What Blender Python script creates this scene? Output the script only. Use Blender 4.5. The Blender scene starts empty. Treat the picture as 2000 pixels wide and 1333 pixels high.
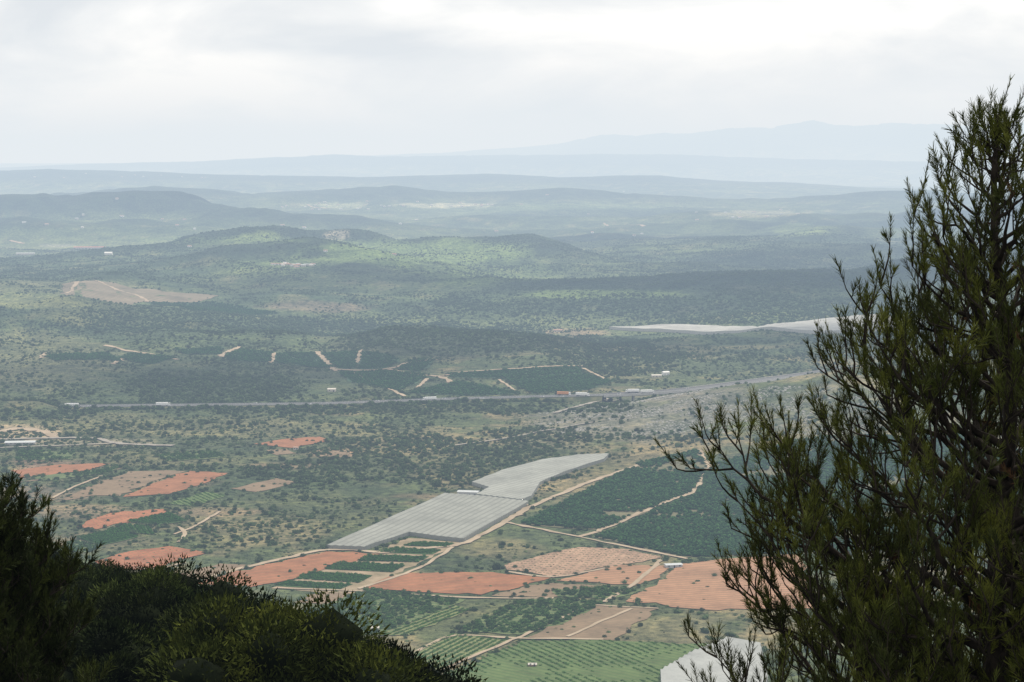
import bpy, bmesh, math, random
import numpy as np
from mathutils import Vector, Matrix
random.seed(7); rng=np.random.default_rng(11)
scene=bpy.context.scene
H=291.0; F=3732.0; HV=315.0
scene.view_settings.view_transform='Standard'
scene.view_settings.look='None'
scene.view_settings.exposure=0
# ---------------------------------------------------------------- helpers
def link(o):
    scene.collection.objects.link(o); return o
def top(o,label,cat,group=None):
    o["label"]=label; o["category"]=cat
    if group: o["group"]=group
def np_mesh(name,V,Fc,mats=(),smooth=False):
    V=np.asarray(V,dtype=np.float32).reshape(-1,3); Fc=np.asarray(Fc,dtype=np.int32)
    n=Fc.shape[1]
    me=bpy.data.meshes.new(name)
    me.vertices.add(len(V)); me.vertices.foreach_set("co",V.ravel())
    me.loops.add(Fc.size); me.loops.foreach_set("vertex_index",Fc.ravel())
    me.polygons.add(len(Fc))
    me.polygons.foreach_set("loop_start",np.arange(0,Fc.size,n,dtype=np.int32))
    try: me.polygons.foreach_set("loop_total",np.full(len(Fc),n,dtype=np.int32))
    except Exception: pass
    me.update(calc_edges=True)
    if smooth: me.polygons.foreach_set("use_smooth",np.ones(len(Fc),dtype=bool))
    for m in mats: me.materials.append(m)
    return me
def vnoise(x,y,s=0):
    x=np.asarray(x,dtype=np.float64); y=np.asarray(y,dtype=np.float64)
    xi=np.floor(x).astype(np.int64); yi=np.floor(y).astype(np.int64)
    fx=x-xi; fy=y-yi; fx=fx*fx*(3-2*fx); fy=fy*fy*(3-2*fy)
    def h(a,b):
        n=(a*73856093)^(b*19349663)^(s*83492791+1013)
        n=n&0x7fffffff
        n=((n>>13)^n)*60493&0x7fffffff
        n=((n>>11)^n)*19937&0x7fffffff
        return ((n>>7)&0xffff)/65535.0
    a=h(xi,yi);b=h(xi+1,yi);c=h(xi,yi+1);d=h(xi+1,yi+1)
    return (a*(1-fx)+b*fx)*(1-fy)+(c*(1-fx)+d*fx)*fy
def fbm(x,y,s=0,o=4):
    r=0;a=.5;t=0
    for i in range(o):
        r=r+a*vnoise(x,y,s+i);t+=a;a*=.5;x=x*2.03+17;y=y*2.03+5
    return r/t
def ss(x,a,b):
    k=np.clip((x-a)/(b-a),0,1); return k*k*(3-2*k)
# ---------------------------------------------------------------- terrain
RIDGES=[
 (2150,230,110,[(850,835),(950,828),(1100,812),(1250,787),(1450,757),(1700,715),(2100,680)]),
 (3250,480,350,[(-500,555),(0,574),(100,566),(170,574),(300,585),(420,600),(550,620),(650,648)]),
 (2950,230,300,[(580,692),(680,662),(760,630),(830,619),(900,628),(960,630),(1060,650),(1180,682)]),
 (4000,330,350,[(-300,540),(60,556),(150,546),(230,548),(350,570),(450,586),(600,600),(900,596),(1100,590),(1300,582),(1500,568),(1800,548),(2100,535)]),
 (4750,330,350,[(100,552),(300,542),(450,524),(600,510),(760,513),(900,520),(1050,536),(1200,560)]),
 (5700,500,500,[(-300,498),(0,502),(300,482),(480,462),(600,472),(750,476),(900,469),(1000,473),(1200,490),(1400,516),(1550,528)]),
 (6800,450,600,[(800,485),(1000,470),(1200,466),(1400,484),(1600,462),(1900,448),(2100,440)]),
 (8200,650,900,[(-300,410),(0,402),(200,398),(350,404),(600,424),(800,442),(1000,446),(1200,440),(1400,430),(1700,436),(2100,415)]),
 (11000,1000,1200,[(-300,380),(0,388),(300,370),(500,384),(700,372),(900,384),(1100,376),(1300,390),(1500,398),(1750,382),(2100,390)]),
 (15500,1500,1600,[(-300,330),(0,333),(100,330),(250,336),(420,341),(700,346),(950,340),(1100,347),(1290,342),(1400,352),(1560,358),(1700,368),(2100,380)]),
 (27000,2400,2400,[(-300,330),(0,327),(200,320),(400,315),(520,308),(650,302),(800,306),(1000,302),(1300,302),(1600,312),(2100,322)]),
 (38000,4000,3000,[(-300,322),(0,320),(400,318),(700,306),(850,300),(1000,289),(1090,281),(1150,268),(1190,263),(1240,266),(1300,259),(1350,261),(1420,250),(1500,249),(1550,241),(1590,234),(1620,242),(1670,246),(1740,241),(1800,243),(1900,247),(2000,240),(2300,262)]),
]
SPUR=[(-900,1140),(0,1240),(200,1258),(400,1320),(600,1395),(750,1470),(850,1560),(950,1680),(1100,1800),(3000,2000)]
def prof(p,u): return np.interp(u,[a for a,b in p],[b for a,b in p])
def hwy_y(u): return (H-4)*F/(np.interp(u,[-300,140,640,900,1180,1330,1420,1500,1700],[797,794,789,779,772,763,752,741,712])-HV)
def raw_h(x,y):
    t=x/y; u=1000+F*t
    pl=(fbm(x/260,y/260,3,3)-.5)*7*np.clip((y-900)/300,0,1)*np.clip(1-(y-2500)/2000,.3,1)
    acc=np.zeros_like(x)
    for D,wf,wb,p in RIDGES:
        wob=(fbm(u/150+D,y/900,int(D)%97,4 if D<10000 else 3)-.5)
        zc=H-D*(prof(p,u)+wob*(8 if D<10000 else 6)*min(1,4000/D)**.3-HV)/F
        Dl=D+wob*D*.05
        w=np.where(y<Dl,wf,wb)
        h=np.clip(zc,0,None)*np.exp(-((y-Dl)/w)**2)
        acc=acc+h**4
    acc=acc**.25
    fade=np.clip(1-(y-7500)/6000,.10,1)
    calm=1-.8*np.exp(-((u-170)/330)**2-((y-4000)/650)**2)
    rough=(fbm(x/780,y/520,41,4)-.46)*np.clip((y-2500)/1000,0,1)*215*fade*calm*(.6+.5*np.clip(acc/60,0,1))
    g=np.abs(fbm(x/420+9,y/520,77,4)-.5)*2
    acc=acc*(1-.5*np.clip((y-2500)/500,0,1)*np.clip(1-g*4,0,1)*.8*fade)
    plain=pl+acc+rough
    k=np.exp(-((y-hwy_y(u))/75)**2); cap=np.where(u<1180,.6,-1.0)
    plain=plain*(1-k)+np.minimum(plain,cap)*k
    plain=plain+13*np.exp(-((y-2205)/48)**2)*ss(-u,-150,-60)
    base=286-.33*y
    zr=H-150*(prof(SPUR,u)-HV)/F
    zb30=275.5
    sp=np.where(y<150, zb30+(zr-zb30)*np.clip((y-30)/120,0,1), zr-.55*(y-150))
    sp=np.where(y<30,-1e3,sp)
    m=np.maximum(base,sp)+(fbm(x/25,y/25,5,3)-.5)*2
    return np.where(m>plain,m,plain)
ys=np.concatenate([np.geomspace(3,900,240,endpoint=False),np.geomspace(900,45000,720)])
ts=np.linspace(-.62,.62,640)
YY,TT=np.meshgrid(ys,ts,indexing='ij'); XX=YY*TT
ZZ=raw_h(XX,YY)
def hz(x,y):
    x=np.atleast_1d(np.asarray(x,float)); y=np.atleast_1d(np.asarray(y,float))
    t=np.clip(x/y,ts[0],ts[-1]-1e-6)
    j=(t-ts[0])/(ts[1]-ts[0]); j0=np.clip(np.floor(j).astype(int),0,len(ts)-2); fj=j-j0
    i0=np.clip(np.searchsorted(ys,y)-1,0,len(ys)-2); fi=np.clip((y-ys[i0])/(ys[i0+1]-ys[i0]),0,1)
    return (ZZ[i0,j0]*(1-fj)+ZZ[i0,j0+1]*fj)*(1-fi)+(ZZ[i0+1,j0]*(1-fj)+ZZ[i0+1,j0+1]*fj)*fi
def hz1(x,y): return float(hz(x,y)[0])
def G(u,v,ymin=900):
    """land point met by the camera sight line through image pixel u, v"""
    t=(u-1000)/F
    j=(t-ts[0])/(ts[1]-ts[0]); j0=int(j); fj=j-j0
    zc=ZZ[:,j0]*(1-fj)+ZZ[:,j0+1]*fj
    d=zc-(H-(v-HV)/F*ys)
    i=int(np.searchsorted(ys,ymin))
    idx=np.nonzero(d[i:]>0)[0]
    k=i+int(idx[0]) if len(idx) else len(ys)-1
    if k==0 or d[k-1]>0: y=ys[k]
    else: y=ys[k-1]+(ys[k]-ys[k-1])*(-d[k-1])/(d[k]-d[k-1])
    return (t*y,y)
def P(u,v,z):
    y=(H-z)*F/(v-HV); return ((u-1000)/F*y,y,z)
# land cover colours, with some sunlight and relief shading painted in
u_=1000+F*TT; v_=HV+(H-ZZ)*F/YY
n1=fbm(XX/90,YY/90,1,5); n2=fbm(XX/420,YY/420,2,4); n3=fbm(XX/22,YY/22,8,3)
def col(c): return np.array(c)[None,None,:]
def mixc(a,b,f): return a*(1-f[...,None])+b*f[...,None]
C=mixc(col((.078,.102,.044))+np.zeros(XX.shape+(3,)),col((.20,.172,.095)),ss(n1+.45*(n3-.5),.45,.66))
C=mixc(C,col((.050,.077,.034)),ss(n2+.4*(n1-.5),.48,.60)*.85)
far=ss(YY,2300,3400)
Cf=mixc(col((.048,.080,.040))+np.zeros(XX.shape+(3,)),col((.088,.125,.054)),ss(n2+.5*(n1-.5),.36,.66))
Cf=mixc(Cf,col((.18,.18,.10)),ss(n1+.5*(n3-.5),.62,.78)*.6)
def blur(a,ky,kx):
    for ax,k in ((0,ky),(1,kx)):
        c=np.cumsum(np.concatenate([np.repeat(np.take(a,[0],ax),k+1,ax),a,np.repeat(np.take(a,[-1],ax),k,ax)],ax),ax)
        n=a.shape[ax]; a=(np.take(c,range(2*k+1,2*k+1+n),ax)-np.take(c,range(0,n),ax))/(2*k+1)
    return a
rel=(ZZ-blur(blur(ZZ,24,24),24,24)); rel=rel/(8+YY*.003)
Cf=mixc(Cf,col((.021,.042,.025)),ss(rel,.0,1.3)*.9)  # crests darkened, hollows lightened below: hill light contrast painted as vegetation tone
Cf=mixc(Cf,col((.155,.19,.085)),ss(-rel,.2,1.5)*.75)
C=mixc(C,Cf,far)
PATCH=[  # land cover patches; the lighter hill greens are painted sunlight between clouds
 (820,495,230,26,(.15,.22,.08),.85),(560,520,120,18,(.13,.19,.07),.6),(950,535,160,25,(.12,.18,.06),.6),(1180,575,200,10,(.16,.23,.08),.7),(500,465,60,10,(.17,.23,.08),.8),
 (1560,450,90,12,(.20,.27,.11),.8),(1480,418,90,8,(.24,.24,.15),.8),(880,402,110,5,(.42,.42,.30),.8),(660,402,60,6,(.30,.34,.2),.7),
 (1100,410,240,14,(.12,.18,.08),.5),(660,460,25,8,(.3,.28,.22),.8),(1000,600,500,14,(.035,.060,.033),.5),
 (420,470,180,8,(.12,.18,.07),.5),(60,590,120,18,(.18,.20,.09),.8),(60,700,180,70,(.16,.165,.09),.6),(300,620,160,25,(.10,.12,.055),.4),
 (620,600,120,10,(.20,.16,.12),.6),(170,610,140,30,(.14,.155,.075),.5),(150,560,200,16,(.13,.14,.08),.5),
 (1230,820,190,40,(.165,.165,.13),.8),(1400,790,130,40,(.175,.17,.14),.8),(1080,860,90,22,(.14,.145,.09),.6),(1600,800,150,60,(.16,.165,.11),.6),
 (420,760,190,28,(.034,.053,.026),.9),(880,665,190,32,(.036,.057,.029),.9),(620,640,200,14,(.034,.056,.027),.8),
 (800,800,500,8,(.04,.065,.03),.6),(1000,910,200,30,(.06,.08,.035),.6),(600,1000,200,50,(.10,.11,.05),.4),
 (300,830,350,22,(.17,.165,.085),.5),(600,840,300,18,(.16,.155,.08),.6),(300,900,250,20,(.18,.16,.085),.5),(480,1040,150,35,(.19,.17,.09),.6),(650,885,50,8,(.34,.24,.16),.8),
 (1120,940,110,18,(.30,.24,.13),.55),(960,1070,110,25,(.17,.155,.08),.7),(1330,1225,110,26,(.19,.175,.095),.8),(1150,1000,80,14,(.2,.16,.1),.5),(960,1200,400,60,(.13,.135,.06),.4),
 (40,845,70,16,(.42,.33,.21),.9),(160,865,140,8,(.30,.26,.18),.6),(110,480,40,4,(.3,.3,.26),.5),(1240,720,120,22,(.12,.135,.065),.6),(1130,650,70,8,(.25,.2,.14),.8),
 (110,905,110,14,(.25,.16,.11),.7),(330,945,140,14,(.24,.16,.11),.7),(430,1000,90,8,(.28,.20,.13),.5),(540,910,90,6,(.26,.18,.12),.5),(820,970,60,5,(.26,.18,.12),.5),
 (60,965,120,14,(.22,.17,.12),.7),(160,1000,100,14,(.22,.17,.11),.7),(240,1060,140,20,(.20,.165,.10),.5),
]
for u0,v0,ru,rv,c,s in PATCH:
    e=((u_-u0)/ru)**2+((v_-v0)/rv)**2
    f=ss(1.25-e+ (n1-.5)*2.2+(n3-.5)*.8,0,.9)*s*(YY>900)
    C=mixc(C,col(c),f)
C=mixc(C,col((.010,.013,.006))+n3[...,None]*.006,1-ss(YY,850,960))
idx=np.arange(YY.size).reshape(YY.shape)
Q=np.stack([idx[:-1,:-1],idx[:-1,1:],idx[1:,1:],idx[1:,:-1]],-1).reshape(-1,4)
# ---------------------------------------------------------------- materials
def newmat(name):
    m=bpy.data.materials.new(name); m.use_nodes=True
    nt=m.node_tree; b=nt.nodes["Principled BSDF"]
    b.inputs["Roughness"].default_value=.9
    b.inputs["Specular IOR Level"].default_value=.1
    return m,nt,b
def N(nt,t,**k):
    n=nt.nodes.new(t)
    for a,v in k.items(): setattr(n,a,v)
    return n
def ramp(nt,stops):
    r=N(nt,"ShaderNodeValToRGB"); e=r.color_ramp.elements
    while len(e)<len(stops): e.new(.5)
    for i,(p,c) in enumerate(stops): e[i].position=p; e[i].color=(*c,1)
    return r
def noise_mat(name,stops,scale,detail=4,rough=.9,spec=.1,rand=0,obj=False):
    m,nt,b=newmat(name)
    n=N(nt,"ShaderNodeTexNoise"); n.inputs["Scale"].default_value=scale; n.inputs["Detail"].default_value=detail
    if obj:
        g=N(nt,"ShaderNodeTexCoord"); nt.links.new(g.outputs["Object"],n.inputs["Vector"])
    else:
        g=N(nt,"ShaderNodeNewGeometry"); nt.links.new(g.outputs["Position"],n.inputs["Vector"])
    r=ramp(nt,stops); out=r.outputs[0]
    nt.links.new(n.outputs["Fac"],r.inputs[0])
    if rand:
        oi=N(nt,"ShaderNodeObjectInfo"); mr=N(nt,"ShaderNodeMapRange")
        mr.inputs[3].default_value=1-rand; mr.inputs[4].default_value=1+rand
        nt.links.new(oi.outputs["Random"],mr.inputs[0])
        mx=N(nt,"ShaderNodeVectorMath",operation='SCALE')
        nt.links.new(out,mx.inputs[0]); nt.links.new(mr.outputs[0],mx.inputs["Scale"]); out=mx.outputs[0]
    nt.links.new(out,b.inputs["Base Color"])
    b.inputs["Roughness"].default_value=rough; b.inputs["Specular IOR Level"].default_value=spec
    return m
def flat_mat(name,c,rough=.7,spec=.2): 
    return noise_mat(name,[(.3,tuple(x*.88 for x in c)),(.7,tuple(min(1,x*1.1) for x in c))],.8,3,rough,spec)
mt,nt,b=newmat("land")
at=N(nt,"ShaderNodeAttribute",attribute_name="landcol")
g=N(nt,"ShaderNodeNewGeometry")
na=N(nt,"ShaderNodeTexNoise"); na.inputs["Scale"].default_value=.12; na.inputs["Detail"].default_value=6; na.inputs["Roughness"].default_value=.7
nb=N(nt,"ShaderNodeTexNoise"); nb.inputs["Scale"].default_value=.014; nb.inputs["Detail"].default_value=8; nb.inputs["Roughness"].default_value=.75
nt.links.new(g.outputs["Position"],na.inputs["Vector"]); nt.links.new(g.outputs["Position"],nb.inputs["Vector"])
ra=ramp(nt,[(.36,(.38,.45,.40)),(.5,(.95,.95,.95)),(.66,(1.55,1.47,1.38))])
rb=ramp(nt,[(.35,(.50,.58,.56)),(.5,(1,1,1)),(.66,(1.5,1.4,1.25))])
nt.links.new(na.outputs[0],ra.inputs[0]); nt.links.new(nb.outputs[0],rb.inputs[0])
m1=N(nt,"ShaderNodeVectorMath",operation='MULTIPLY'); m2=N(nt,"ShaderNodeVectorMath",operation='MULTIPLY')
nt.links.new(at.outputs["Color"],m1.inputs[0]); nt.links.new(ra.outputs[0],m1.inputs[1])
nt.links.new(m1.outputs[0],m2.inputs[0]); nt.links.new(rb.outputs[0],m2.inputs[1])
nt.links.new(m2.outputs[0],b.inputs["Base Color"])
bp=N(nt,"ShaderNodeBump"); bp.inputs["Strength"].default_value=1; bp.inputs["Distance"].default_value=14
nt.links.new(nb.outputs[0],bp.inputs["Height"]); nt.links.new(bp.outputs[0],b.inputs["Normal"])
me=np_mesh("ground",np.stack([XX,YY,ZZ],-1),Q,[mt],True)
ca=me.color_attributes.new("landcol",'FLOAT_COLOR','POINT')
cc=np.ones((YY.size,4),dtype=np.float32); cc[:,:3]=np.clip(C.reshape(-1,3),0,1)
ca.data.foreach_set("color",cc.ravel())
ground=link(bpy.data.objects.new("ground",me)); ground["kind"]="structure"
top(ground,"hazy mediterranean valley and rolling wooded hills","ground")
# ---------------------------------------------------------------- fields
def row_mat(name,soil,plant,spacing,ang,amount=.5,dots=0,sn=.05,contrast=.22,cross=0):
    m,nt,b=newmat(name)
    g=N(nt,"ShaderNodeNewGeometry")
    def sine(a,sp):
        k=2*math.pi/sp
        d=N(nt,"ShaderNodeVectorMath",operation='DOT_PRODUCT'); d.inputs[1].default_value=(math.cos(a)*k,math.sin(a)*k,0)
        nt.links.new(g.outputs["Position"],d.inputs[0])
        s=N(nt,"ShaderNodeMath",operation='SINE'); nt.links.new(d.outputs["Value"],s.inputs[0]); return s
    s=sine(ang,spacing)
    mr=N(nt,"ShaderNodeMapRange"); mr.inputs[1].default_value=.1; mr.inputs[2].default_value=.8; mr.inputs[3].default_value=0; mr.inputs[4].default_value=amount
    nt.links.new(s.outputs[0],mr.inputs[0]); fac=mr.outputs[0]
    if dots or cross:
        s2=sine(ang+math.pi/2,dots or cross); mr2=N(nt,"ShaderNodeMapRange"); mr2.inputs[1].default_value=-.1 if dots else .7; mr2.inputs[2].default_value=.6 if dots else 1
        nt.links.new(s2.outputs[0],mr2.inputs[0]); mu=N(nt,"ShaderNodeMath",operation='MULTIPLY' if dots else 'MAXIMUM')
        nt.links.new(fac,mu.inputs[0]); nt.links.new(mr2.outputs[0],mu.inputs[1]); fac=mu.outputs[0]
    n=N(nt,"ShaderNodeTexNoise"); n.inputs["Scale"].default_value=sn; n.inputs["Detail"].default_value=8; n.inputs["Roughness"].default_value=.78
    nt.links.new(g.outputs["Position"],n.inputs["Vector"])
    r=ramp(nt,[(.32,tuple(x*(1-contrast*2) for x in soil)),(.5,soil),(.68,tuple(x*(1+contrast*1.6) for x in soil))])
    nt.links.new(n.outputs[0],r.inputs[0])
    mx=N(nt,"ShaderNodeMix",data_type='RGBA'); nt.links.new(fac,mx.inputs[0]); nt.links.new(r.outputs[0],mx.inputs[6]); mx.inputs[7].default_value=(*plant,1)
    nt.links.new(mx.outputs[2],b.inputs["Base Color"]); return m
RED=(.275,.112,.056); RED2=(.30,.162,.094); BRN=(.19,.132,.083)
def densify(poly,step,jit=0):
    out=[]
    for i in range(len(poly)):
        a=np.array(poly[i][:2]); c=np.array(poly[(i+1)%len(poly)][:2]); L=np.linalg.norm(c-a); n=max(1,int(L/step))
        for k in range(n):
            p=a+(c-a)*k/n
            if k and jit: p=p+rng.normal(0,jit,2)
            out.append((p[0],p[1]))
    return out
def drape(name,poly,zf,cell=12,ang=0,mat=None,jit=.6):
    bm=bmesh.new()
    poly=densify(poly,cell,jit)
    a=0.5*sum(poly[i][0]*poly[(i+1)%len(poly)][1]-poly[(i+1)%len(poly)][0]*poly[i][1] for i in range(len(poly)))
    if a<0: poly=poly[::-1]
    f=bm.faces.new([bm.verts.new((x,y,0)) for x,y in poly])
    bmesh.ops.triangulate(bm,faces=[f])
    for an in (ang,ang+math.pi/2):
        d=np.array([math.cos(an),math.sin(an)]); pr=[p[0]*d[0]+p[1]*d[1] for p in poly]
        lo,hi=min(pr),max(pr); c=max(cell,(hi-lo)/90)
        k=math.ceil(lo/c)*c
        while k<hi:
            bmesh.ops.bisect_plane(bm,geom=bm.verts[:]+bm.edges[:]+bm.faces[:],plane_co=(d[0]*k,d[1]*k,0),plane_no=(d[0],d[1],0),dist=1e-4)
            k+=c
    bm.normal_update()
    if bm.faces and sum(f.normal.z for f in bm.faces)<0: bmesh.ops.reverse_faces(bm,faces=bm.faces[:])
    vs=bm.verts[:]; X=np.array([v.co.x for v in vs]);Y=np.array([v.co.y for v in vs]); Z=zf(X,Y)
    for v,z in zip(vs,Z): v.co.z=z
    me=bpy.data.meshes.new(name); bm.to_mesh(me); bm.free()
    if mat: me.materials.append(mat)
    return bpy.data.objects.new(name,me)
def W(poly): return [G(u,v) for u,v in poly]
BLOCK=[]; ORCH=[]
FIELDS=[
 ("base",[(798,1052),(897,1060),(700,1162),(528,1150),(640,1108),(740,1078)]),
 ("red",[(375,1140),(500,1108),(640,1078),(745,1083),(700,1095),(640,1112),(560,1135),(490,1148)]),
 ("red",[(800,1120),(960,1119),(1078,1129),(1010,1150),(940,1163),(820,1158),(712,1150),(760,1128)]),
 ("dot",[(985,1105),(1060,1085),(1130,1070),(1230,1074),(1295,1090),(1200,1108),(1080,1130),(1040,1120),(990,1114)]),
 ("pale",[(1085,1135),(1200,1106),(1310,1104),(1290,1130),(1240,1146),(1225,1142)]),
 ("pale",[(1320,1104),(1430,1092),(1560,1085),(1600,1190),(1370,1192),(1222,1176),(1262,1150),(1300,1132)]),
 ("brown",[(960,1165),(1020,1148),(1080,1140),(1180,1148),(1080,1168)]),
 ("brown",[(575,1178),(640,1158),(705,1160),(640,1186)]),
 ("green",[(600,1200),(715,1153),(850,1168),(910,1172),(865,1192),(730,1242),(670,1238)]),
 ("bright",[(735,1242),(890,1184),(915,1192),(800,1242)]),
 ("green",[(890,1236),(1030,1170),(1180,1176),(1110,1215),(1020,1240)]),
 ("green",[(1080,1152),(1190,1148),(1250,1155),(1190,1172),(1090,1166)]),
 ("brown",[(1030,1246),(1168,1183),(1285,1190),(1200,1252)]),
 ("bright",[(800,1282),(885,1240),(992,1252),(855,1312)]),
 ("bright2",[(865,1318),(1020,1252),(1180,1252),(1420,1262),(1420,1400),(900,1400)]),
 ("soil",[(1015,1025),(1110,975),(1250,905),(1362,880),(1384,912),(1350,962),(1280,990),(1170,1037)]),
 ("soil",[(1165,1050),(1290,992),(1357,968),(1392,905),(1550,862),(1900,850),(2100,900),(2100,1075),(1600,1082),(1340,1090)]),
 ("red2",[(185,1098),(255,1078),(330,1068),(405,1080),(300,1113),(200,1113)]),
 ("brown",[(310,1132),(430,1102),(500,1105),(375,1145)]),
 ("brown",[(100,985),(250,922),(345,920),(210,962)]),
 ("red",[(240,972),(300,945),(370,921),(445,925),(400,945),(330,966)]),
 ("brown",[(150,968),(235,940),(300,925),(365,921),(290,945),(235,970)]),
 ("red",[(20,920),(120,908),(215,906),(170,920),(40,934)]),
 ("brown",[(20,945),(200,922),(240,915),(120,935)]),
 ("red",[(495,868),(560,858),(625,854),(645,861),(570,876)]),
 ("red2",[(150,1030),(215,1003),(330,995),(300,1012),(190,1035)]),
 ("strip",[(220,1040),(240,1025),(290,1030),(300,1045)]),("strip",[(245,1020),(330,1003),(365,1018),(310,1026)]),
 ("strip",[(150,1052),(225,1033),(270,1050),(200,1066)]),("green",[(110,1075),(150,1056),(200,1070),(170,1080)]),
 ("green",[(60,932),(190,920),(240,910),(210,925),(90,940)]),
 ("bright2",[(330,985),(400,962),(440,968),(380,990)]),
 ("brown",[(450,955),(540,935),(580,942),(500,962)]),("green",[(300,890),(420,882),(440,894),(330,902)]),("brown",[(640,880),(690,886),(680,896),(650,894)]),
 ("green",[(40,880),(150,885),(140,898),(30,900)]),("brown",[(520,880),(560,878),(580,886),(540,890)]),
 ("pale2",[(120,556),(220,552),(320,570),(430,578),(390,590),(280,590),(130,578)]),
]
for st in [[(810,1059),(888,1062),(870,1070),(788,1067)],[(765,1071),(862,1075),(845,1084),(738,1081)],[(720,1085),(838,1088),(815,1099),(698,1096)],[(662,1099),(792,1105),(765,1119),(632,1113)],[(606,1118),(728,1125),(702,1139),(578,1131)],[(562,1136),(690,1142),(662,1153),(538,1146)]]:
    FIELDS.append(("strip",st))
for st in [[(440,692),(470,682),(532,688),(530,708),(445,704)],[(540,692),(612,690),(650,718),(540,710)],[(626,690),(698,686),(694,720),(662,722)],[(708,687),(780,702),(755,720),(700,722)],[(775,722),(800,705),(850,703),(820,728)],[(660,728),(840,733),(780,765),(690,748)],[(860,752),(900,745),(1020,770),(900,774),(800,768)],[(875,730),(1000,724),(1130,718),(1140,730),(980,740),(880,738)],[(985,740),(1145,732),(1200,745),(1150,762),(1040,770)],[(80,697),(210,690),(240,708),(110,706)],[(255,690),(345,700),(300,712),(230,700)],[(340,682),(435,678),(430,694),(360,692)],[(290,590),(420,590),(545,612),(480,616),(370,606)]]:
    FIELDS.append(("teal",st))
types={
 "base":(noise_mat("mown_strip_soil",[(.35,(.17,.14,.08)),(.65,(.30,.23,.15))],.06,5),"pale soil between hedge rows"),
 "red":(row_mat("red_soil_vines",RED,(.13,.10,.045),4.6,1.35,.7),"ploughed red soil vineyard"),
 "red2":(row_mat("red_soil_dotted",RED,(.12,.12,.05),5,1.2,.6,5),"red soil field dotted with young vines"),
 "dot":(row_mat("brown_soil_vines",(.29,.19,.125),(.08,.08,.04),7,1.3,.85,6),"brown field of widely spaced young trees"),
 "pale":(row_mat("pale_red_soil",RED2,(.17,.125,.068),5.5,1.25,.75,0,.03),"pale red ploughed field with faint rows"),
 "pale2":(row_mat("pinkish_soil",(.20,.155,.11),(.10,.115,.06),12,1.3,.9,0,.012,.25),"bare reddish hillside terraces"),
 "brown":(row_mat("brown_soil",BRN,(.13,.12,.065),4.5,1.2,.5,0,.03),"fallow brown field"),
 "green":(row_mat("grassy_soil",(.11,.135,.054),(.045,.09,.028),6,1.25,.8),"green orchard plot with grassy floor"),
 "bright":(row_mat("leafy_rows",(.15,.16,.066),(.05,.11,.03),5,.75,.5),"bright green crop rows"),
 "bright2":(row_mat("leafy_field",(.09,.125,.042),(.05,.10,.028),5,.9,.6),"green field of low crops"),
 "soil":(row_mat("orchard_floor",(.13,.118,.066),(.055,.08,.035),6,1.45,.5),"dry soil floor under citrus trees"),
 "strip":(row_mat("strip_floor",(.05,.09,.025),(.03,.07,.018),4,.5,.4),"grassy strip of fruit trees"),
 "teal":(row_mat("dark_orchard_floor",(.05,.09,.044),(.026,.064,.031),7,1.3,.8),"dark green orchard plot"),
}
edge=[]
for k,(ty,poly) in enumerate(FIELDS):
    wp=W(poly); m,lab=types[ty]
    yd=wp[0][1]; dz={"base":.2,"brown":.38}.get(ty,.45)
    o=link(drape("field",wp,lambda x,y:hz(x,y)+dz,10 if yd<2100 else 22,.3,m,(.8 if ty=="strip" else 1.8) if yd<2100 else 3))
    o["kind"]="structure"; top(o,lab,"field")
    BLOCK.append(wp)
    if ty not in("strip","base","soil"):
        for q in densify(wp,5.5):
            if random.random()<.36: edge.append((q[0]+random.gauss(0,2.4),q[1]+random.gauss(0,3.5),random.uniform(.7,2.0)))
        if ty in ("red","brown","pale","red2"):
            cx=np.mean([p[0] for p in wp]);cy=np.mean([p[1] for p in wp])
            for _ in range(8):
                p=random.choice(wp); f=random.uniform(.1,.8); edge.append((cx+(p[0]-cx)*f,cy+(p[1]-cy)*f,random.uniform(.9,1.9)))
    e=np.array(wp[2])-np.array(wp[3]) if ty=="strip" else np.array(wp[1])-np.array(wp[0]); ea=math.atan2(e[1],e[0])-math.pi/2
    A={"soil":(6.2,2.7,1.42,2.5,'o'),"strip":(4.0,1.6,ea,1.6,'h'),"green":(5.4,3.6,ea,2.25,'g'),"bright":(4.4,1.4,ea,1.2,'b'),"bright2":(5.0,1.5,.5,1.05,'b'),"teal":(8,4.2,1.3,2.4,'o'),"dot":(7,6,1.3,.8,'s'),"red2":(6,6,1.2,.6,'s')}.get(ty)
    if A: ORCH.append((wp,)+A)
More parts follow.
